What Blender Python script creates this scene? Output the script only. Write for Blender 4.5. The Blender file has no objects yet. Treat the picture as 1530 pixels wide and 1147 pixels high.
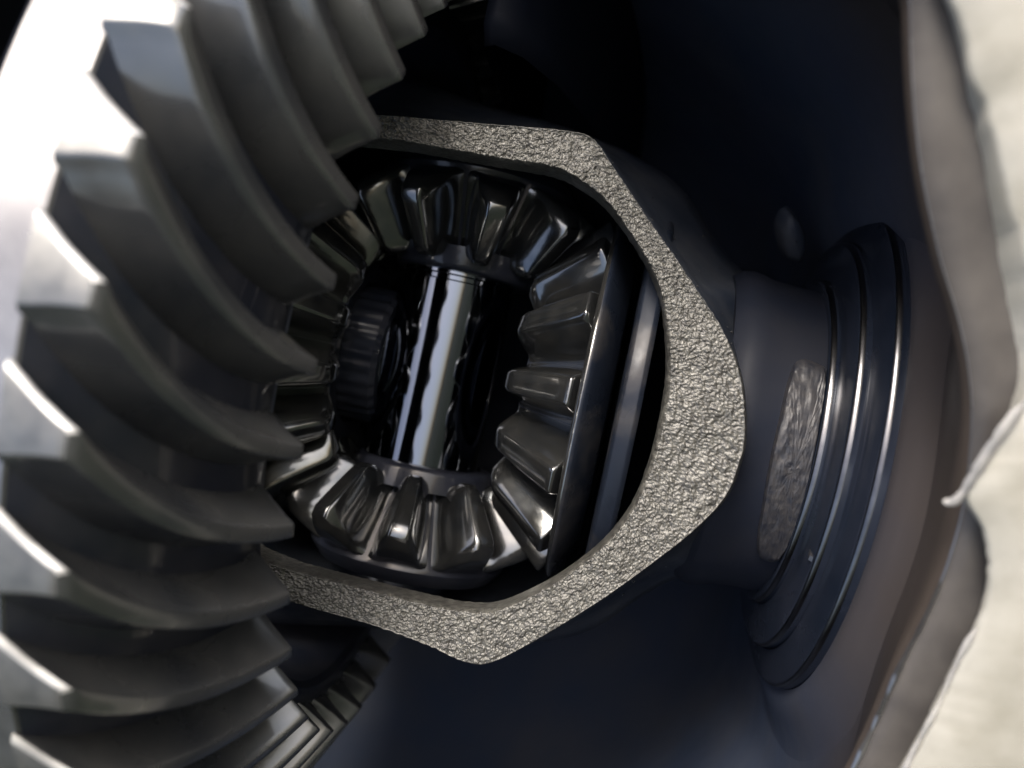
import bpy, bmesh, math, random
from mathutils import Vector, Matrix, noise
import numpy as np

random.seed(7)
S = 0.01                      # every length below is in centimetres
scene = bpy.context.scene
COL = scene.collection
PI = math.pi

# ------------------------------------------------------------ camera
# The axle stands on end and the camera looks into it sideways: the left of the
# picture is uppermost.  UP is the vertical as the camera sees it.
UP = Vector((-0.72, 0.62, 0.27)).normalized()
_ez = UP
_ey = (Vector((0, 0, -1)) - UP * UP.dot(Vector((0, 0, -1)))).normalized()
_ex = _ey.cross(_ez)
CAMROT = Matrix((_ex, _ey, _ez))          # camera axes -> world axes
CAM_H = 0.0
cam_d = bpy.data.cameras.new("camera")
cam = bpy.data.objects.new("camera", cam_d)
COL.objects.link(cam)
cam.matrix_world = CAMROT.to_4x4()
cam_d.sensor_width = 36.0
cam_d.lens = 18.0 / (765.0 / 1325.0)
cam_d.clip_start = 0.005
cam_d.clip_end = 2000.0
cam_d.dof.use_dof = True
cam_d.dof.focus_distance = 0.150
cam_d.dof.aperture_fstop = 13.0
scene.camera = cam

# ------------------------------------------------------------ daylight
SUN_DIR = CAMROT @ Vector((-0.26, 0.64, 0.72))
SUN_EL = math.asin(SUN_DIR[2] / math.sqrt(sum(c * c for c in SUN_DIR)))
SUN_AZ = math.atan2(SUN_DIR[1], SUN_DIR[0])               # counter-clockwise from +X
world = bpy.data.worlds.new("World")
scene.world = world
world.use_nodes = True
wn = world.node_tree.nodes
wl = world.node_tree.links
wn.clear()
sky = wn.new("ShaderNodeTexSky")
sky.sky_type = 'NISHITA'
sky.sun_disc = False
sky.sun_elevation = SUN_EL
sky.sun_rotation = math.radians(90) - SUN_AZ
sky.air_density = 1.0
sky.dust_density = 6.0
sky.ozone_density = 0.4
bg = wn.new("ShaderNodeBackground")
bg.inputs[1].default_value = 0.15
wo = wn.new("ShaderNodeOutputWorld")
wl.new(sky.outputs[0], bg.inputs[0])
wl.new(bg.outputs[0], wo.inputs[0])
sun_d = bpy.data.lights.new("sun", 'SUN')
sun_d.energy = 1.8
sun_d.angle = math.radians(20)
sun_d.color = (1.0, 0.96, 0.9)
sun = bpy.data.objects.new("sun", sun_d)
COL.objects.link(sun)
sdir = Vector((math.cos(SUN_EL) * math.cos(SUN_AZ), math.cos(SUN_EL) * math.sin(SUN_AZ), math.sin(SUN_EL)))
sun.rotation_euler = sdir.to_track_quat('Z', 'Y').to_euler()
sun.location = sdir * 2
scene.view_settings.view_transform = 'Standard'
scene.view_settings.look = 'None'
scene.view_settings.exposure = 1.75
scene.view_settings.gamma = 1.0
scene.cycles.max_bounces = 10

# ------------------------------------------------------------ the gear frame
# X runs along the axle, Y along the cross shaft, Z out of the housing opening
E1 = Vector((0.9736, -0.2024, 0.1051))
E2 = Vector((0.2036, 0.9791, 0.0))
E3 = E1.cross(E2).normalized()
E1.normalize()
E2 = E3.cross(E1)
CEN = Vector((-1.6692, 0.3525, -18.5994))
FR = Matrix(((E1.x, E2.x, E3.x, CEN.x * S), (E1.y, E2.y, E3.y, CEN.y * S),
             (E1.z, E2.z, E3.z, CEN.z * S + CAM_H), (0, 0, 0, 1)))
FR = CAMROT.to_4x4() @ FR
A0 = 0.28                     # where the cross shaft meets the axle line


# ------------------------------------------------------------ helpers
def mesh_from(name, verts, faces, mat, smooth=True, bevel=0.0, bseg=2, sharp=35, weld=True):
    bm = bmesh.new()
    vs = [bm.verts.new((v[0] * S, v[1] * S, v[2] * S)) for v in verts]
    for f in faces:
        try:
            bm.faces.new([vs[i] for i in f])
        except ValueError:
            pass
    if weld:
        bmesh.ops.remove_doubles(bm, verts=bm.verts, dist=2e-6)
        bmesh.ops.recalc_face_normals(bm, faces=bm.faces)
    if bevel > 0:
        es = [e for e in bm.edges if len(e.link_faces) == 2 and e.calc_face_angle(0) > math.radians(sharp)]
        bmesh.ops.bevel(bm, geom=es, offset=bevel * S, segments=bseg, profile=0.5, affect='EDGES', clamp_overlap=True)
    for f in bm.faces:
        f.smooth = smooth
    if smooth:
        for e in bm.edges:
            if len(e.link_faces) == 2 and e.calc_face_angle(0) > math.radians(sharp):
                e.smooth = False
    me = bpy.data.meshes.new(name)
    bm.to_mesh(me)
    bm.free()
    me.materials.append(mat)
    return me


def add(name, me, parent=None, mtx=None):
    o = bpy.data.objects.new(name, me)
    COL.objects.link(o)
    if parent is not None:
        o.parent = parent
    if mtx is not None:
        o.matrix_local = mtx
    return o


def thing(name, label, cat, mtx, group=None):
    o = bpy.data.objects.new(name, None)
    o.empty_display_size = 0.01
    COL.objects.link(o)
    o.matrix_world = mtx
    o['label'] = label
    o['category'] = cat
    if group:
        o['group'] = group
    return o


def loc(a, u, w):
    return FR @ Matrix.Translation((a * S, u * S, w * S))


def grid_faces(nr, nc, close_r=False, close_c=False):
    F = []
    for i in range(nr if close_r else nr - 1):
        for j in range(nc if close_c else nc - 1):
            i2, j2 = (i + 1) % nr, (j + 1) % nc
            F.append((i * nc + j, i * nc + j2, i2 * nc + j2, i2 * nc + j))
    return F


def lathe(profile, seg=128, wob=0.0, closed=True):
    """profile of (x along the axle, radius)"""
    V = []
    for k, (a, r) in enumerate(profile):
        for j in range(seg):
            t = 2 * PI * j / seg
            rr = r + (wob * noise.noise(Vector((a * 2, math.cos(t) * 3, math.sin(t) * 3))) if wob else 0)
            V.append((a, rr * math.sin(t), rr * math.cos(t)))
    return V, grid_faces(len(profile), seg, closed, True)


def catmull(P, n=10, closed=False):
    out = []
    m = len(P)
    for i in range(m if closed else m - 1):
        def g(k):
            return P[k % m] if closed else P[max(0, min(m - 1, k))]
        p0, p1, p2, p3 = [Vector(g(i + k)) for k in (-1, 0, 1, 2)]
        for s in range(n):
            t = s / n
            out.append(0.5 * ((2 * p1) + (p2 - p0) * t + (2 * p0 - 5 * p1 + 4 * p2 - p3) * t * t + (3 * p1 - p0 - 3 * p2 + p3) * t ** 3))
    if not closed:
        out.append(Vector(P[-1]))
    return out


def polar(P, cx, cy, n, smooth=0):
    """radius at n equal angles of a closed star-shaped outline"""
    a = np.array([math.atan2(p[1] - cy, p[0] - cx) for p in P])
    r = np.array([math.hypot(p[1] - cy, p[0] - cx) for p in P])
    o = np.argsort(a)
    th = np.linspace(-PI, PI, n, endpoint=False)
    R = np.interp(th, a[o], r[o], period=2 * PI)
    for _ in range(smooth):
        R = (np.roll(R, 1) + R * 2 + np.roll(R, -1)) / 4
    return th, R


# ------------------------------------------------------------ materials
def mat(name, base, rough=0.4, metal=0.0, coat=0.0, coat_rough=0.1, base2=None, cscale=60, rrange=None,
        bumps=(), spec=0.5, stretch=None, cpos=(0.35, 0.65)):
    """base/base2 mixed by noise; bumps = [(scale, strength, distance in cm, detail)]"""
    m = bpy.data.materials.new(name)
    m.use_nodes = True
    N, L = m.node_tree.nodes, m.node_tree.links
    N.clear()
    out = N.new("ShaderNodeOutputMaterial")
    p = N.new("ShaderNodeBsdfPrincipled")
    L.new(p.outputs[0], out.inputs[0])
    tc = N.new("ShaderNodeTexCoord")
    src = tc.outputs['Object']
    if stretch:
        mp = N.new("ShaderNodeMapping")
        mp.inputs['Scale'].default_value = stretch
        L.new(src, mp.inputs[0])
        src = mp.outputs[0]
    p.inputs['Metallic'].default_value = metal
    p.inputs['Roughness'].default_value = rough
    p.inputs['Coat Weight'].default_value = coat
    p.inputs['Coat Roughness'].default_value = coat_rough
    p.inputs['Specular IOR Level'].default_value = spec
    p.inputs['Base Color'].default_value = (*base, 1)
    if base2:
        n = N.new("ShaderNodeTexNoise")
        n.inputs['Scale'].default_value = cscale
        n.inputs['Detail'].default_value = 6
        n.inputs['Roughness'].default_value = 0.6
        L.new(src, n.inputs['Vector'])
        r = N.new("ShaderNodeValToRGB")
        r.color_ramp.elements[0].position = cpos[0]
        r.color_ramp.elements[1].position = cpos[1]
        r.color_ramp.elements[0].color = (*base, 1)
        r.color_ramp.elements[1].color = (*base2, 1)
        L.new(n.outputs[0], r.inputs[0])
        L.new(r.outputs[0], p.inputs['Base Color'])
    if rrange:
        n = N.new("ShaderNodeTexNoise")
        n.inputs['Scale'].default_value = cscale * 1.7
        n.inputs['Detail'].default_value = 5
        L.new(src, n.inputs['Vector'])
        r = N.new("ShaderNodeMapRange")
        r.inputs[1].default_value = 0.35
        r.inputs[2].default_value = 0.65
        r.inputs[3].default_value, r.inputs[4].default_value = rrange
        L.new(n.outputs[0], r.inputs[0])
        L.new(r.outputs[0], p.inputs['Roughness'])
    last = None
    for sc, st, dist, det in bumps:
        n = N.new("ShaderNodeTexNoise")
        n.inputs['Scale'].default_value = sc
        n.inputs['Detail'].default_value = det
        L.new(src, n.inputs['Vector'])
        b = N.new("ShaderNodeBump")
        b.inputs['Strength'].default_value = st
        b.inputs['Distance'].default_value = dist * S
        L.new(n.outputs[0], b.inputs['Height'])
        if last:
            L.new(last.outputs[0], b.inputs['Normal'])
        last = b
    if last:
        L.new(last.outputs[0], p.inputs['Normal'])
        if coat:
            L.new(last.outputs[0], p.inputs['Coat Normal'])
    return m


M_ring = mat("oiled_gear_steel", (0.042, 0.047, 0.055), 0.33, 0.72, coat=0.6, coat_rough=0.08, base2=(0.095, 0.097, 0.098), cscale=45, rrange=(0.20, 0.34),
             bumps=[(900, 0.25, 0.004, 4), (120, 0.3, 0.01, 3)])
M_ringb = mat("machined_steel", (0.10, 0.10, 0.105), 0.36, 0.9, base2=(0.24, 0.24, 0.24), cscale=35, rrange=(0.22, 0.4),
              bumps=[(300, 0.3, 0.006, 4)])
M_glint = mat("edge_glint", (0.14, 0.14, 0.145), 0.25, 1.0, base2=(0.05, 0.05, 0.055), cscale=60, bumps=[(400, 0.3, 0.004, 4)])  # paler steel standing in for the highlights on the bearing ring edges
M_shade = mat("shade_black", (0.004, 0.006, 0.012), 0.55, 0.0, spec=0.08, base2=(0.010, 0.011, 0.015), cscale=30, bumps=[(300, 0.4, 0.015, 5)])  # near-black in place of shade, for the screen and the case neck
M_bright = mat("pale_chamfer", (0.28, 0.28, 0.28), 0.45, 0.8, base2=(0.45, 0.45, 0.44), cscale=150, bumps=[(300, 0.4, 0.006, 4)])  # paler steel on the concave side of the heel chamfer
M_heel = mat("turned_steel", (0.085, 0.088, 0.09), 0.42, 0.7, base2=(0.16, 0.16, 0.155), cscale=120, rrange=(0.35, 0.5),
             bumps=[(300, 0.3, 0.006, 4)])
M_root = mat("black_oiled_steel", (0.006, 0.008, 0.014), 0.3, 0.0, coat=0.3, coat_rough=0.04, spec=0.2, base2=(0.016, 0.017, 0.022), cscale=90,
             bumps=[(300, 0.25, 0.006, 4), (60, 0.3, 0.02, 3)])
M_rim = mat("worn_gear_back", (0.006, 0.008, 0.013), 0.35, 0.1, spec=0.14, base2=(0.028, 0.027, 0.027), cscale=60, rrange=(0.10, 0.5), cpos=(0.5, 0.7),
            bumps=[(250, 0.35, 0.008, 5), (50, 0.3, 0.02, 3)])
M_gear = mat("wet_forged_steel", (0.036, 0.042, 0.050), 0.2, 0.9, coat=1.0, coat_rough=0.03, base2=(0.11, 0.11, 0.105), cscale=110, rrange=(0.12, 0.25),
             bumps=[(700, 0.2, 0.003, 4), (80, 0.35, 0.02, 3)])
M_shaft = mat("oily_ground_steel", (0.10, 0.11, 0.13), 0.10, 1.0, rrange=(0.05, 0.10), cscale=50,
              bumps=[(700, 0.12, 0.001, 3)])
M_rough = mat("raw_cast_iron", (0.015, 0.0145, 0.0135), 0.42, 0.2, base2=(0.072, 0.071, 0.063), cscale=900, cpos=(0.3, 0.68),
              bumps=[(1100, 0.9, 0.02, 6)])
M_case = mat("oily_cast_iron", (0.011, 0.015, 0.024), 0.45, 0.0, spec=0.12, rrange=(0.35, 0.55), base2=(0.028, 0.031, 0.038), cscale=70,
             bumps=[(350, 0.35, 0.01, 4), (60, 0.2, 0.03, 3)])
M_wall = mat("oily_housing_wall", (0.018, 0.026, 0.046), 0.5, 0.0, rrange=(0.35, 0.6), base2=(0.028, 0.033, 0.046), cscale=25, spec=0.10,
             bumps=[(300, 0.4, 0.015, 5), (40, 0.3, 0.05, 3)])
M_wallw = mat("stained_housing_lip", (0.013, 0.015, 0.021), 0.5, 0.0, spec=0.2, rrange=(0.35, 0.6), base2=(0.05, 0.040, 0.031), cscale=11, cpos=(0.36, 0.68),
              bumps=[(300, 0.3, 0.01, 5)])
M_ledge = mat("scraped_housing_ledge", (0.022, 0.020, 0.019), 0.6, 0.1, spec=0.3, base2=(0.048, 0.044, 0.040), cscale=60, rrange=(0.45, 0.7),
              bumps=[(250, 0.4, 0.012, 5)])
M_flange = mat("dull_flange_metal", (0.16, 0.155, 0.13), 0.5, 0.1, base2=(0.215, 0.21, 0.185), cscale=90, rrange=(0.4, 0.6),
               bumps=[(300, 0.4, 0.01, 5)])
M_gasket = mat("grey_sealant", (0.10, 0.10, 0.10), 0.5, 0.0, base2=(0.22, 0.215, 0.20), cscale=150,
               bumps=[(200, 0.5, 0.02, 4)])
M_race = mat("oily_bearing_steel", (0.006, 0.009, 0.016), 0.22, 0.3, spec=0.35, base2=(0.014, 0.017, 0.026), cscale=60, rrange=(0.14, 0.28),
             bumps=[(300, 0.25, 0.004, 4)])

# ------------------------------------------------------------ ground
M_ground = mat("short_grass", (0.015, 0.020, 0.013), 0.9, 0.0, spec=0.1, base2=(0.032, 0.039, 0.026), cscale=3)
gv, gf = [], []
for i in range(5):
    for j in range(5):
        gv.append(((i - 2) * 10000.0, (j - 2) * 10000.0, -75.0))
gr = add("ground", mesh_from("ground", gv, grid_faces(5, 5), M_ground, weld=False))
gr['kind'] = "structure"
gr['label'] = "short green grass below the axle, seen only in reflections"

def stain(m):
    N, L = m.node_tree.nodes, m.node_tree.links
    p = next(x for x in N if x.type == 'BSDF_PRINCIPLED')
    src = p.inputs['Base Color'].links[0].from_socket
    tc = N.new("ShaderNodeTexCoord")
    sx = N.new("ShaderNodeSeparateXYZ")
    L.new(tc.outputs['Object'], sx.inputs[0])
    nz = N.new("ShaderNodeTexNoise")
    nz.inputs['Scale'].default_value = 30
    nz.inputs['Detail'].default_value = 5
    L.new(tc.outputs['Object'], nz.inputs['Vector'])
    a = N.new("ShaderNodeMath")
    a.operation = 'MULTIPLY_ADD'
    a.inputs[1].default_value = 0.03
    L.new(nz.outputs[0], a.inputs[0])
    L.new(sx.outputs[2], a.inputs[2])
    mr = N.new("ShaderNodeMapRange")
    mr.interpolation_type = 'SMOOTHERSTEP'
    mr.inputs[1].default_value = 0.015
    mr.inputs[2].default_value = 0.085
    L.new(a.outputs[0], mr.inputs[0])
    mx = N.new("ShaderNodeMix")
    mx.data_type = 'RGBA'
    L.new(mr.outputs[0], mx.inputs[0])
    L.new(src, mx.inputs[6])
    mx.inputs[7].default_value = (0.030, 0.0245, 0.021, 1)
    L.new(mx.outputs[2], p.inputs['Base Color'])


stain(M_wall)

# ------------------------------------------------------------ ring gear
NR = 41
P41 = 2 * PI / NR
TH0 = 0.8904


def dl(r):       # how far the tooth line has turned at radius r
    x = max(0.0, r - 7.3)
    return 0.030 * x + 0.0165 * x * x


def ring_tooth():
    V = []
    rows = []
    NRW = 30
    for i in range(NRW + 1):
        f = i / NRW
        r = 7.3 + 2.7 * f
        at = -1.4 * f
        dep = 0.66 + 0.12 * f
        # the toe and heel faces lean, so that the roots start further in and end further out
        rr = r - (0.36 * (1 - f) ** 3) + 0.04 * f
        d = dl(r)
        drr = dl(rr)
        tw = 0.029 + 0.007 * f
        cs = 0.040 + 0.012 * f          # run of the concave flank
        row = []
        NP = 6
        for k in range(NP + 1):         # concave flank, root to tip
            t = k / NP
            hh = t
            x = 1 - t
            run = cs * (x - 0.30 * x * (1 - x) + 0.12 * max(0, x - .8) ** 1 * 2)
            row.append((at - dep * (1 - hh) - 0.05 * (k == 0), r + (rr - r) * (1 - hh), d + (drr - d) * (1 - hh) + run))
        for k in range(NP + 1):         # convex flank, tip to root
            t = k / NP
            x = t
            run = -tw - (0.016 * x + 0.022 * x * x) * (1 - 0.55 * f)
            row.append((at - dep * t - 0.05 * (k == NP), r + (rr - r) * t, d + (drr - d) * t + run))
        rows.append(row)
    # flat chamfer round the heel end
    last = rows[-1]
    mid = sum(p[2] for p in last) / len(last)
    cham = []
    for k, (a, rr, th) in enumerate(last):
        h = (a + 2.18) / 0.78
        cham.append((a - 0.10 * h, rr + 0.07, th + (mid - th) * 0.16))
    rows.append(cham)
    nc = len(rows[0])
    for row in rows:
        for a, r, th in row:
            V.append((a, r * math.sin(th), r * math.cos(th)))
    F = grid_faces(len(rows), nc, False, False)
    F.append(tuple(range(nc)))
    F.append(tuple((len(rows) - 1) * nc + j for j in range(nc))[::-1])
    return V, F


ring = thing("ring_gear", "large grey steel ring gear with curved spiral teeth filling the left side", "ring gear", loc(0, 0, 0))
blank = [(-0.70, 6.93), (-0.78, 7.3), (-1.25, 8.3), (-2.16, 9.99), (-2.2, 10.02), (-3.1, 10.02), (-3.25, 9.9), (-3.25, 6.6), (-0.85, 6.6), (-0.72, 6.7)]
blank[0] = (-0.68, 6.93)
V, F = lathe(blank, 246)
me_b = mesh_from("gear_blank", V, F, M_root, sharp=25)
me_b.materials.append(M_ringb)
for p in me_b.polygons:
    if math.hypot(p.center.y, p.center.z) > 9.995 * S:
        p.material_index = 1
add("gear_blank", me_b, ring)
V, F = ring_tooth()
me_t = mesh_from("ring_tooth", V, F, M_ring, bevel=0.034, bseg=2, sharp=38)
me_t.materials.append(M_heel)
me_t.materials.append(M_bright)
for p in me_t.polygons:
    if Vector(p.center).yz.length > 9.97 * S:
        d = p.normal.yz.dot(Vector(p.center).yz.normalized())
        tang = Vector((p.center.z, -p.center.y)).normalized()      # towards growing angle is +y at the top
        side = p.normal.y * tang.x + p.normal.z * tang.y
        p.material_index = 1 if d > 0.9 else (2 if d > 0.3 and side > 0.15 else 0)
for i in range(NR):
    add("tooth", me_t, ring, Matrix.Rotation(-(TH0 - i * P41), 4, 'X'))


# ------------------------------------------------------------ bevel gears of the differential
def bevel_parts(Nt, gam, Li, Lo, web, tipw, rootw, add_a, ded_a, back, bore, name, mt, xo=0.0):
    """gear with its axis on +X and its apex at the origin; returns body mesh and tooth mesh"""
    gr, gt = gam - ded_a, gam + add_a
    # body: root cone, heel web, back, bore
    def c(L, g):
        return (L * math.cos(g), L * math.sin(g))
    prof = []
    if web:
        prof.append((c(Li, gr)[0], bore))
    else:
        prof.append((c(Li, gr)[0], bore))
    prof.append(c(Li, gr))
    n = 8
    for k in range(1, n + 1):
        prof.append(c(Li + (Lo - Li) * k / n, gr))
    if web:
        for k in range(1, 6):       # rounded rise from the root to the web's rim
            t = k / 5 * PI / 2
            prof.append(c(Lo + 0.16 * math.sin(t) , gr + (gt - 0.02 - gr) * (1 - math.cos(t))))
        e = c(Lo + 0.24, gt - 0.02)
        prof.append(e)
        prof.append((back - 0.06, e[1] + 0.01))
        prof.append((back + 0.02, e[1] - 0.08))
        prof.append((back + 0.34, 3.0))
        back += 0.42
    else:
        e = c(Lo + 0.1, gr)
        prof.append(e)
        prof.append((back, e[1] - 0.25))
    prof.append((back, bore))
    prof = [(x - xo, rr) for x, rr in prof]
    V, F = lathe(prof, 180)
    body = mesh_from(name + "_body", V, F, M_root, sharp=30, bevel=0.03, bseg=2)
    body.materials.append(M_rim)
    body.materials.append(mt)
    for p in body.polygons:
        if web and p.center.x > 3.0 * S:
            p.material_index = 1
        elif web and Vector(p.center).yz.length > 3.25 * S:
            p.material_index = 2
    V = []
    NS, NP = 12, 8
    rows = 0
    Lend = Lo + (0.08 if web else 0.0)
    for i in range(NS + 1):
        L = Li + (Lend - Li) * i / NS
        crown = 1.0 - 0.10 * (2 * i / NS - 1) ** 2      # lightly barrelled tooth
        for k in range(NP + 1):
            t = k / NP
            cut = 1.0
            if not web and i >= NS - 1:
                cut = 0.70 if i == NS else 0.93
            if i < 2:
                cut = 0.72 if i == 0 else 0.93
            g = gr - 0.01 + (gt - gr + 0.01) * t * cut
            hw = rootw + (tipw - rootw) * (t ** 1.6) + 0.35 * rootw * max(0, 0.14 - t) / 0.14
            V.append((L, g, -hw * (crown if t > .2 else 1)))
        for k in range(NP + 1):
            t = 1 - k / NP
            cut = 1.0
            if not web and i >= NS - 1:
                cut = 0.70 if i == NS else 0.93
            if i < 2:
                cut = 0.72 if i == 0 else 0.93
            g = gr - 0.01 + (gt - gr + 0.01) * t * cut
            hw = rootw + (tipw - rootw) * (t ** 1.6) + 0.35 * rootw * max(0, 0.14 - t) / 0.14
            V.append((L, g, hw * (crown if t > .2 else 1)))
    nc = 2 * NP + 2
    W = []
    for (L, g, h) in V:
        # tip of the heel is cut back a little, like a turned back cone
        W.append((L * math.cos(g) - xo, L * math.sin(g) * math.sin(h), L * math.sin(g) * math.cos(h)))
    F = grid_faces(NS + 1, nc)
    F.append(tuple(range(nc)))
    F.append(tuple(NS * nc + j for j in range(nc))[::-1])
    tooth = mesh_from(name + "_tooth", W, F, mt, bevel=0.055, bseg=3, sharp=40)
    return body, tooth


NSG, NPG = 14, 10
GS = math.atan2(NSG, NPG)
GP = PI / 2 - GS
LI, LO = 2.62, 4.25
m_s = 2 * PI / NSG
m_p = 2 * PI / NPG
side_b, side_t = bevel_parts(NSG, 0.68, 3.55, 5.30, True, m_s * 0.16, m_s * 0.41, 0.06, 0.13, 3.10 + 1.2, 1.5, "side_gear", M_gear, 1.2)
pin_b, pin_t = bevel_parts(NPG, GP, LI, LO, False, m_p * 0.115, m_p * 0.38, 0.115, 0.135, 4.15, 1.06, "spider_gear", M_gear)


def bevel_gear(name, label, mtx, body, tooth, n, ph, group):
    t = thing(name, label, "gear", mtx, group)
    add("gear_body", body, t)
    for i in range(n):
        add("tooth", tooth, t, Matrix.Rotation(-(ph + 2 * PI * i / n), 4, 'X'))
    return t


base = loc(A0, 0, 0)
grp_s, grp_p = "side gears facing each other", "spider gears on the cross shaft"
sg_r = bevel_gear("side_gear", "wide dark side gear right of the cross shaft with closed tooth valleys", base, side_b, side_t, NSG, 0.02, grp_s)
flip = Matrix.Rotation(PI, 4, 'Y')
sg_l = bevel_gear("side_gear", "side gear half hidden behind the ring gear teeth, left of the cross shaft", base @ flip, side_b, side_t, NSG, 0.20, grp_s)
up = Matrix.Rotation(PI / 2, 4, 'Z')           # X -> +Y, gear-local Z unchanged
dn = Matrix.Rotation(-PI / 2, 4, 'Z')
V, F = lathe([(1.95, 1.06), (1.95, 1.36), (1.99, 1.42), (2.06, 1.45), (2.4, 1.5), (2.4, 1.06)], 96)
me_hub = mesh_from("spider_hub", V, F, M_root, sharp=50)
pg_u = bevel_gear("spider_gear", "upper spider gear under the thin top edge of the case window", base @ up, pin_b, pin_t, NPG, -0.31, grp_p)
pg_d = bevel_gear("spider_gear", "lower spider gear at the bottom end of the cross shaft", base @ dn, pin_b, pin_t, NPG, 0.10, grp_p)

add("hub", me_hub, pg_u)
add("hub", me_hub, pg_d)

# ------------------------------------------------------------ cross shaft
V, F = lathe([(-4.6, 0.2), (-4.6, 1.1), (-4.5, 1.2), (1.74, 1.2), (1.77, 1.17), (1.85, 1.17), (1.88, 1.2), (4.5, 1.2), (4.6, 1.1), (4.6, 0.2)], 96)
sh = thing("cross_shaft", "smooth dark cross shaft between the two spider gears with bright streaks along it", "shaft", loc(A0 - 0.13, 0, 0) @ up)
add("pin", mesh_from("shaft_pin", V, F, M_shaft, sharp=30), sh)


# ------------------------------------------------------------ splined axle ends
def splined(n=30, ri=1.41, ro=1.44, x0=1.12, x1=3.9):
    V = []
    per = 8
    xs = [x0, x0 + 0.1, x1]
    for q, x in enumerate(xs):
        for j in range(n * per):
            t = 2 * PI * j / (n * per)
            f = (j % per) / per
            h = min(1, max(0, 1.6 * abs(2 * f - 1) - 0.3))
            r = ri + (ro - ri) * h - (0.09 if q == 0 else 0)
            V.append((x, r * math.sin(t), r * math.cos(t)))
    nc = n * per
    F = grid_faces(3, nc, False, True)
    F.append(tuple(range(nc)))
    return V, F


V, F = splined()
me_ax = mesh_from("axle_spline", V, F, M_root, sharp=40)
V, F = splined(x1=2.4)
me_ax2 = mesh_from("axle_spline", V, F, M_race, sharp=40)
V, F = lathe([(1.05, 0.1), (1.05, 1.0), (1.12, 1.1), (1.3, 1.1), (1.3, 0.1)], 64)
me_axe = mesh_from("axle_end", V, F, M_shaft, sharp=30, bevel=0.02)
ax_l = thing("axle_shaft", "dark splined axle end just left of the cross shaft", "axle shaft", base @ flip, "splined axle ends")
ax_r = thing("axle_shaft", "splined axle end behind the right edge of the cross shaft", "axle shaft", base, "splined axle ends")
for t in (ax_l, ax_r):
    sx = 0.0 if t is ax_l else 1.1 * S
    add("spline", me_ax if t is ax_l else me_ax2, t, Matrix.Translation((sx, 0, 0)) @ Matrix.Diagonal((1, 0.98, 0.98, 1)))
    add("end_face", me_axe, t, Matrix.Translation((sx, 0, 0)))

# ------------------------------------------------------------ differential case
case = thing("differential_case", "cast iron differential case with a bright rough rim round its window", "case", loc(0, 0, 0))
OUT = [(-0.67, -4.28), (0.73, -4.35), (1.67, -4.46), (2.25, -4.57), (2.69, -4.5), (3.26, -4.05), (4.26, -3.08), (5.14, -2.08),
       (5.56, -1.53), (5.83, -1.04), (5.93, -0.48), (5.92, -0.05), (5.77, 0.57), (5.56, 1.06), (5.19, 1.59), (4.71, 2.09),
       (4.17, 2.62), (3.5, 3.28), (2.87, 3.92), (2.66, 4.12), (2.43, 4.2), (1.99, 4.19), (1.22, 4.12), (0.0, 4.01), (-0.85, 3.93),
       (-2.4, 3.75), (-3.2, 3.3), (-3.5, 1.8), (-3.6, 0), (-3.5, -1.8), (-3.2, -3.5), (-2.4, -4.1)]
INN = [(-1.14, -3.73), (0.39, -3.79), (1.53, -3.8), (2.09, -3.77), (2.62, -3.63), (3.2, -3.22), (3.66, -2.78), (4.09, -2.24),
       (4.4, -1.63), (4.54, -1.0), (4.59, -0.22), (4.55, 0.64), (4.35, 1.47), (4.14, 1.98), (3.84, 2.41), (3.35, 2.92),
       (2.96, 3.24), (2.59, 3.42), (2.12, 3.56), (1.33, 3.57), (0.66, 3.56), (-0.77, 3.54), (-2.1, 3.3), (-2.8, 2.4), (-3.0, 0),
       (-2.8, -2.5), (-2.1, -3.4)]
CX, CY = 1.0, 0.0


def loop3(P, n, smooth=2):
    return polar(catmull(P, 12, True), CX, CY, n, smooth)


# rough rim: a real grainy surface
n = 2200
th, RO = loop3(OUT, n)
_, RI = loop3(INN, n)
prof = [(-0.06, 4.0 - 0.30), (-0.005, 4.0 - 0.10)] + [(k / 75, 4.0) for k in range(0, 72)] + [(0.955, 3.985), (0.985, 3.92), (1.0, 3.8), (1.0, 3.66), (1.0, 3.5), (0.995, 3.35)]
V = []
for (t, w) in prof:
    for j in range(n):
        r = RO[j] + (RI[j] - RO[j]) * t
        x, y = CX + r * math.cos(th[j]), CY + r * math.sin(th[j])
        p = Vector((x, y, w))
        h = -0.040 * noise.voronoi(p * 20.0 + Vector((noise.noise(p * 9), noise.noise(p * 9 + Vector((3, 3, 3))), 0)))[0][0] + 0.020 * noise.noise(p * 34.0) + 0.012 * noise.noise(p * 60.0) - 0.06 * max(0, noise.noise(p * 11 + Vector((2, 8, 1))) - 0.3) + 0.02 * noise.noise(p * 6) + 0.05 * noise.noise(p * 1.3)
        h *= 1.0 if 0.02 < t < 0.97 else 0.35
        e = 0.012 * noise.noise(p * 12)
        V.append((x + e, y + e, w + h))
F = grid_faces(len(prof), n, False, True)
add("window_rim", mesh_from("window_rim", V, F, M_rough, sharp=180, weld=False), case)

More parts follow.
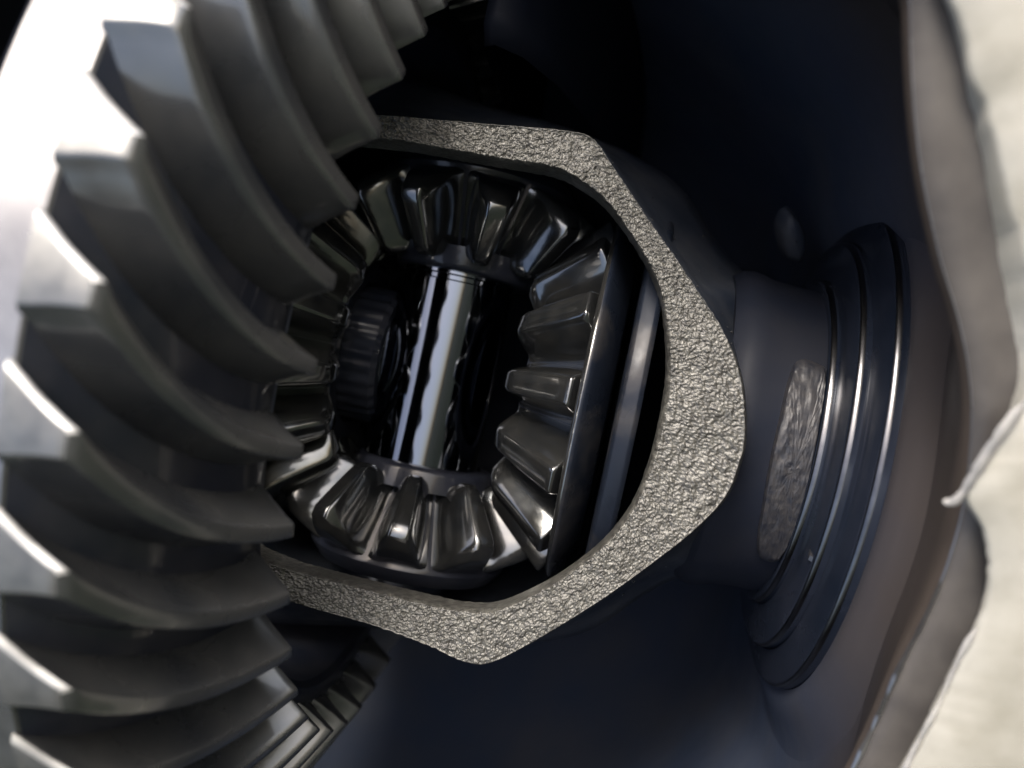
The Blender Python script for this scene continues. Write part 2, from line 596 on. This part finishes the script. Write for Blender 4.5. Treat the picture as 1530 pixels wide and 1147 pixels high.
# body: outside flanks, widening towards the equator, and the hollow inside
n = 360
th, RO = loop3(OUT, n)
_, RI = loop3(INN, n)
EQ = [(-3.8, -5.6), (0, -5.6), (2.5, -5.3), (4.2, -4.7), (5.3, -3.6), (6.0, -3.1), (6.9, -2.9), (6.95, 0), (6.9, 2.9), (6.0, 3.1), (5.3, 3.6),
      (4.2, 4.7), (2.5, 5.3), (0, 5.6), (-3.8, 5.6), (-3.9, 0)]
_, RE = loop3(EQ, n)
layers = []
RO = RO + 0.004
layers.append((RO, 3.85))
layers.append((RO + 0.10, 3.55))
for k in range(1, 9):
    f = k / 8
    layers.append(((RO + 0.12) * (1 - f ** 1.6) + RE * f ** 1.6, 3.5 - 3.5 * f))
layers.append((RE * 0.95, -2.6))
layers.append((RE * 0.75, -4.6))
layers.append((RE * 0.3, -5.8))
layers.append((RE * 0.02, -5.9))
inner = [(RI * 0.02, -5.2), (RI * 0.5, -5.0), (RI * 0.9 + 0.2, -3.6), (RI + 0.7, -1.5), (RI + 0.9, 0.5), (RI + 0.65, 2.0), (RI + 0.3, 2.9), (RI + 0.05, 3.35)]
V = []
for R, w in layers + inner:
    for j in range(n):
        x, y = CX + R[j] * math.cos(th[j]), CY + R[j] * math.sin(th[j])
        p = Vector((x, y, w))
        V.append((x, y, w + 0.03 * noise.noise(p * 1.5)))
F = grid_faces(len(layers) + len(inner), n, False, True)
add("case_body", mesh_from("case_body", V, F, M_case, sharp=50, weld=False), case)
# neck towards the bearing
V, F = lathe([(5.62, 2.0), (5.62, 3.0), (5.8, 3.14), (6.0, 3.18), (6.2, 3.15), (6.45, 3.08), (6.8, 3.04), (7.18, 3.02), (7.6, 3.02), (7.6, 1.5), (5.62, 1.5)], 128, wob=0.03)
add("neck", mesh_from("case_neck", V, F, M_shade, sharp=30), case)  # case iron painted near-black here in place of shade
# raised cast pad on the neck
pad = catmull([(6.68, 1.35), (7.1, 1.42), (7.21, 1.22), (7.22, 0.31), (7.24, -1.06), (7.22, -2.05), (7.1, -2.35), (6.78, -2.13), (6.60, -0.97), (6.56, 0.18)], 16, True)
V = []
npd = len(pad)
lv = [(1.0, 2.6), (1.0, 3.12), (0.93, 3.2)] + [(0.93 * (1 - k / 24), 3.2) for k in range(1, 24)]
cxp, cyp = 6.95, -0.45
for s, r in lv:
    for p in pad:
        a = cxp + (p.x - cxp) * s
        u = cyp + (p.y - cyp) * s
        q = Vector((a, u, r))
        rr = r + (0.015 * noise.noise(q * 7) - 0.018 * noise.voronoi(q * 24)[0][0] if r > 3.15 else 0)
        ang = u / 3.1
        V.append((a, rr * math.sin(ang), rr * math.cos(ang)))
F = grid_faces(len(lv), npd, False, True)
F.append(tuple((len(lv) - 1) * npd + j for j in range(npd)))
M_pad = mat("oily_rough_iron", (0.008, 0.009, 0.013), 0.4, 0.0, spec=0.3, base2=(0.022, 0.021, 0.022), cscale=700, bumps=[(900, 0.6, 0.012, 4)])
add("cast_pad", mesh_from("cast_pad", V, F, M_pad, sharp=50), case)

# thrust washer behind the right side gear
tw = thing("thrust_washer", "oily thrust washer between the right side gear and the case", "washer", base)
V, F = lathe([(3.60, 1.6), (3.60, 3.5), (3.62, 3.78), (3.66, 3.86), (3.9, 3.9), (3.98, 3.84), (4.0, 1.6)], 180)
add("washer_ring", mesh_from("washer_ring", V, F, M_rim, sharp=30, bevel=0.02), tw)

# ------------------------------------------------------------ carrier bearing and adjuster
br = thing("carrier_bearing", "dark oily bearing with bright edge lines at the right end of the case", "bearing", loc(7.0, 0, 0))
off = -7.0
V, F = lathe([(a + off, r) for a, r in [(7.28, 2.7), (7.22, 3.17), (7.235, 3.21), (7.27, 3.235), (7.33, 3.24), (7.4, 3.24), (7.9, 3.28), (7.9, 2.7)]], 200)
me_r = mesh_from("inner_race", V, F, M_race, sharp=40)
me_r.materials.append(M_glint)
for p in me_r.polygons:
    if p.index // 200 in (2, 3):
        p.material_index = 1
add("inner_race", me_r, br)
V, F = lathe([(a + off, r) for a, r in [(7.38, 3.26), (7.37, 3.32), (7.44, 3.95), (7.455, 4.0), (7.49, 4.03), (7.55, 4.035), (7.66, 4.035), (8.0, 4.05), (8.0, 3.26)]], 200)
me_r = mesh_from("outer_race", V, F, M_race, sharp=40)
me_r.materials.append(M_glint)
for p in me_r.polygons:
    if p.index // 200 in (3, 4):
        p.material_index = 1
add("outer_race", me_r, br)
V, F = lathe([(a + off, r) for a, r in [(7.64, 4.06), (7.64, 4.12), (7.76, 4.62), (7.775, 4.67), (7.81, 4.70), (7.87, 4.705), (8.5, 4.75), (8.5, 4.06)]], 220)
me_r = mesh_from("adjuster_ring", V, F, M_race, sharp=40)
me_r.materials.append(M_glint)
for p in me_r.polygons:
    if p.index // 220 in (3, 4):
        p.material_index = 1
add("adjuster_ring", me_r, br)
# small raised mark across the race
V = []
for a, r in ((7.47, 3.42), (7.42, 3.46), (7.36, 3.92), (7.41, 3.96)):
    for dd in (-0.012, 0.012):
        t = -0.47 + dd
        V.append((a + off + 0.03, r * math.sin(t), r * math.cos(t)))
F = [(0, 1, 3, 2), (2, 3, 5, 4), (4, 5, 7, 6), (0, 2, 4, 6), (1, 3, 5, 7), (0, 1, 7, 6)]
add("witness_mark", mesh_from("witness_mark", V, F, M_ringb, sharp=30), br)

# ------------------------------------------------------------ axle housing
hs = thing("axle_housing", "open axle housing with dark oily inside and dull grey flange at the right edge", "axle housing", loc(0, 0, 0))
HX, HY, HR = -2.156, -1.562, 10.262
PT = [(5.98, 5.01), (6.23, 4.22), (6.57, 3.35), (7.03, 2.46), (7.46, 1.77), (7.75, 1.19), (7.96, 0.58), (8.12, -0.22), (8.17, -1.0),
      (8.12, -1.73), (8.0, -2.51), (7.91, -3.41), (7.82, -4.11)]
QB = [(6.36, 5.03), (6.84, 4.27), (7.22, 3.48), (7.64, 2.53), (7.96, 1.86), (8.25, 1.29), (8.32, 0.82), (8.36, 0.32), (8.43, -0.19),
      (8.58, -0.48), (8.71, -1.03), (8.75, -1.64), (8.64, -2.22), (8.54, -2.91), (8.4, -3.9)]
QT = [(6.33, 4.88), (6.77, 4.22), (7.03, 3.86), (7.45, 3.06), (7.74, 2.62), (8.09, 2.07), (8.34, 1.6), (8.3, 0.98), (8.14, 0.52),
      (8.04, 0.05), (7.98, -0.25), (8.24, -0.5), (8.54, -1.0), (8.61, -1.59), (8.55, -2.13), (8.47, -2.8), (8.33, -3.75)]


def hloop(T, n, extra=0.0, rag=0.0):
    P = [Vector(p) for p in catmull([(x, y) for x, y in T], 8, False)]
    a0 = math.atan2(T[0][1] - HY, T[0][0] - HX)
    a1 = math.atan2(T[-1][1] - HY, T[-1][0] - HX)
    for k in range(1, 40):
        a = a0 + 0.12 + (2 * PI + a1 - a0 - 0.24) * k / 40
        rr = HR + extra
        ca, sa = math.cos(a), math.sin(a)
        if ca < 0:
            rr *= 1.0 / math.sqrt((ca / 0.62) ** 2 + sa * sa)
        P.append(Vector((HX + rr * ca, HY + rr * sa)))
    th, R = polar(P, HX, HY, n, 1)
    if rag:
        R = np.array([R[j] + rag * noise.noise(Vector((th[j] * 30, 0, 3))) + rag * .6 * noise.noise(Vector((th[j] * 90, 4, 3))) for j in range(n)])
    return th, R


def pw(x, y, k):
    return 7 + 0.25 * y + k


def hmesh(name, rows, m, n, closed_end=False, nz=0.0):
    V = []
    for th, R, wf in rows:
        for j in range(n):
            x, y = HX + R[j] * math.cos(th[j]), HY + R[j] * math.sin(th[j])
            w = wf(x, y)
            q = Vector((x, y, w))
            e = nz * noise.noise(q * 1.1) + nz * .4 * noise.noise(q * 4)
            V.append((x + e, y + e, w + e))
    F = grid_faces(len(rows), n, False, True)
    if closed_end:
        F.append(tuple((len(rows) - 1) * n + j for j in range(n)))
    return add(name, mesh_from(name, V, F, m, sharp=45, weld=False), hs)


n = 720
th, RP = hloop(PT, n)
_, RQB = hloop(QB, n, 0.45)
_, RQT = hloop(QT, n, 0.45, 0.05)
# below the lip the bowl widens to a flat side wall that carries the bearing
RW = np.minimum((8.35 - HX) / np.maximum(np.cos(th), 0.05), RP + 1.4)
for _ in range(12):
    RW = (np.roll(RW, 1) + 2 * RW + np.roll(RW, -1)) / 4
rows = [(th, RP + 0.06, lambda x, y: pw(x, y, -0.02)), (th, RP, lambda x, y: pw(x, y, -0.12))]
for k in range(1, 8):
    f = k / 7
    rows.append((th, RP * (1 - min(1, f * 1.3) ** .7) + RW * min(1, f * 1.3) ** .7, (lambda f: (lambda x, y: pw(x, y, -0.2) * (1 - f) + 4.0 * f))(f)))
for sc, w in ((1.0, 0.0), (1.0, -4.0), (0.98, -8.0), (0.85, -11.0), (0.5, -12.5), (0.02, -12.8)):
    rows.append((th, RW * sc, (lambda w: (lambda x, y: w))(w)))
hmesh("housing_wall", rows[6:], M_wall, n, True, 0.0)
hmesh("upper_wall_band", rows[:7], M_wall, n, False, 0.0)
# ledge round the opening and flange above it
rows = [(th, RP + 0.05, lambda x, y: pw(x, y, -0.01)), (th, RP + 0.12, lambda x, y: pw(x, y, 0.05))]
for k in range(1, 6):
    rows.append((th, RP + 0.12 + (RQB + 0.3 - RP - 0.12) * k / 5, lambda x, y: pw(x, y, 0.09)))
hmesh("lip_ledge", rows, M_ledge, n, False, 0.006)
V = []
for j in range(n):
    x0, y0 = HX + RP[j] * math.cos(th[j]), HY + RP[j] * math.sin(th[j])
    rr = 0.004 + 0.034 * min(1, max(0, (-0.3 - y0) / 1.5)) * max(0.7, 1.0 + 0.9 * noise.noise(Vector((x0, y0, 1)) * 2.2) + 0.5 * noise.noise(Vector((x0, y0, 4)) * 7))
    for k in range(6):
        t = 2 * PI * k / 6
        R = RP[j] + 0.05 + rr * math.cos(t)
        x, y = HX + R * math.cos(th[j]), HY + R * math.sin(th[j])
        V.append((x, y, pw(x, y, 0.025) + rr * math.sin(t)))
add("edge_highlight", mesh_from("edge_highlight", V, grid_faces(n, 6, True, True), M_ringb, sharp=60), hs)  # added bright bead standing in for the highlight on the ledge edge
rows = [(th, RQB + 0.02, lambda x, y: pw(x, y, 0.0)), (th, np.minimum(RQT, RQB + .3) + 0.0, lambda x, y: pw(x, y, 0.40)), (th, RQT + 0.06, lambda x, y: pw(x, y, 0.455))]
for k in range(1, 7):
    rows.append((th, RQT + 0.06 + 3.5 * k / 6, lambda x, y: pw(x, y, 0.46)))
rows.append((th, RQT + 3.7, lambda x, y: pw(x, y, -1.5)))
hmesh("flange", rows, M_flange, n, False, 0.03)
# bored seat round the bearing
V, F = lathe([(7.98, 4.72), (7.97, 4.85), (8.0, 5.0), (8.12, 5.25), (8.3, 5.6), (8.36, 5.9), (8.6, 6.0), (8.7, 4.72)], 180, wob=0.03)
add("bearing_seat", mesh_from("bearing_seat", V, F, M_wall, sharp=40), hs)


V, F = lathe([(0.5, 0.03), (0.47, 0.25), (0.38, 0.42), (0.2, 0.52), (-0.6, 0.6), (-0.6, 0.03)], 40, wob=0.06)
lug = add("cast_lug", mesh_from("cast_lug", V, F, M_case, sharp=50), hs, Matrix.Translation((6.85 * S, 4.25 * S, -0.01)) @ Matrix.Rotation(math.radians(-62), 4, 'Z') @ Matrix.Rotation(math.radians(-60), 4, 'Y') @ Matrix.Diagonal((0.5, 0.45, 1.0, 1)))

# added dark screen in place of the shade over the far ring teeth
V = []
for k, (a, w) in enumerate([(0.35, -6.0), (0.14, 2.4), (0.19, 2.85), (0.42, 3.0), (0.9, 2.6), (1.5, 1.4), (2.1, -0.6), (2.6, -3.0), (3.0, -6.0), (3.2, -9.5)]):
    for j in range(30):
        u = 5.95 + 0.22 * j
        q = Vector((a, u, w))
        V.append((a + 0.04 * noise.noise(q), u, w + 0.12 * noise.noise(q * 0.7) - (0.5 if j == 0 else 0)))
add("shade_screen", mesh_from("shade_screen", V, grid_faces(10, 30), M_shade, sharp=70, weld=False), hs)

# ------------------------------------------------------------ sealant remains
def ribbon(name, pts, rad, label):
    P = catmull(pts, 8, False)
    V = []
    ns = 8
    for i, p in enumerate(P):
        d = (P[min(i + 1, len(P) - 1)] - P[max(i - 1, 0)]).normalized()
        s1 = d.cross(Vector((0, 0, 1))).normalized()
        s2 = s1.cross(d)
        r = rad * (0.7 + 0.6 * noise.noise(p * 3) + 0.3 * noise.noise(p * 9)) * min(1, 0.25 + i / 4, 0.25 + (len(P) - 1 - i) / 4)
        for k in range(ns):
            t = 2 * PI * k / ns
            V.append(tuple(p + s1 * math.cos(t) * r * 1.5 + s2 * math.sin(t) * r * 0.7))
    F = grid_faces(len(P), ns, False, True)
    F.append(tuple(range(ns)))
    F.append(tuple((len(P) - 1) * ns + k for k in range(ns)))
    o = add(name, mesh_from(name, V, F, M_gasket, sharp=60))
    o.matrix_world = loc(0, 0, 0)
    o['label'] = label
    o['category'] = "sealant"
    o['group'] = "torn sealant on the flange edge"
    return o


ribbon("sealant_strip", [(8.55, 1.5, 7.95), (8.28, 1.0, 7.8), (8.1, 0.5, 7.66), (7.98, -0.02, 7.5), (7.9, -0.28, 7.42), (7.78, -0.33, 7.35)], 0.05,
       "torn curl of grey sealant at the dark notch in the right flange edge")
ribbon("sealant_strip", [(8.6, -1.75, 7.0), (8.52, -2.25, 6.86), (8.45, -2.9, 6.72), (8.36, -3.5, 6.55), (8.3, -4.2, 6.4)], 0.035,
       "thin line of sealant along the lower right flange edge")


# ------------------------------------------------------------ bright metal flecks stuck in the oil
V, F = [], []
rnd = random.Random(11)
for q in range(130):
    k = rnd.randrange(0, 9)
    R0, w0 = layers[k]
    R1, w1 = layers[k + 1]
    nn = len(R0)
    j = rnd.randrange(nn)
    tth = -PI + 2 * PI * j / nn
    f = rnd.random()
    R = R0[j] * (1 - f) + R1[j] * f + 0.01
    w = w0 * (1 - f) + w1 * f
    c = Vector((CX + R * math.cos(tth), CY + R * math.sin(tth), w + 0.01))
    sz = rnd.choice((0.012, 0.015, 0.02, 0.03))
    b0 = len(V)
    for dv in ((1, 0, 0), (-1, 0, 0), (0, 1, 0), (0, -1, 0), (0, 0, 1), (0, 0, -1)):
        V.append(tuple(c + Vector(dv) * sz * rnd.uniform(0.5, 1.3)))
    for a_, b_, c_ in ((0, 2, 4), (2, 1, 4), (1, 3, 4), (3, 0, 4), (2, 0, 5), (1, 2, 5), (3, 1, 5), (0, 3, 5)):
        F.append((b0 + a_, b0 + b_, b0 + c_))
fl = add("metal_flecks", mesh_from("metal_flecks", V, F, M_ringb, smooth=False, weld=False))
fl.matrix_world = loc(0, 0, 0)
fl['label'] = "tiny bright metal flecks scattered over the dark oily flanks of the case"
fl['category'] = "metal flecks"
fl['kind'] = "stuff"

print("objects", len(bpy.data.objects))
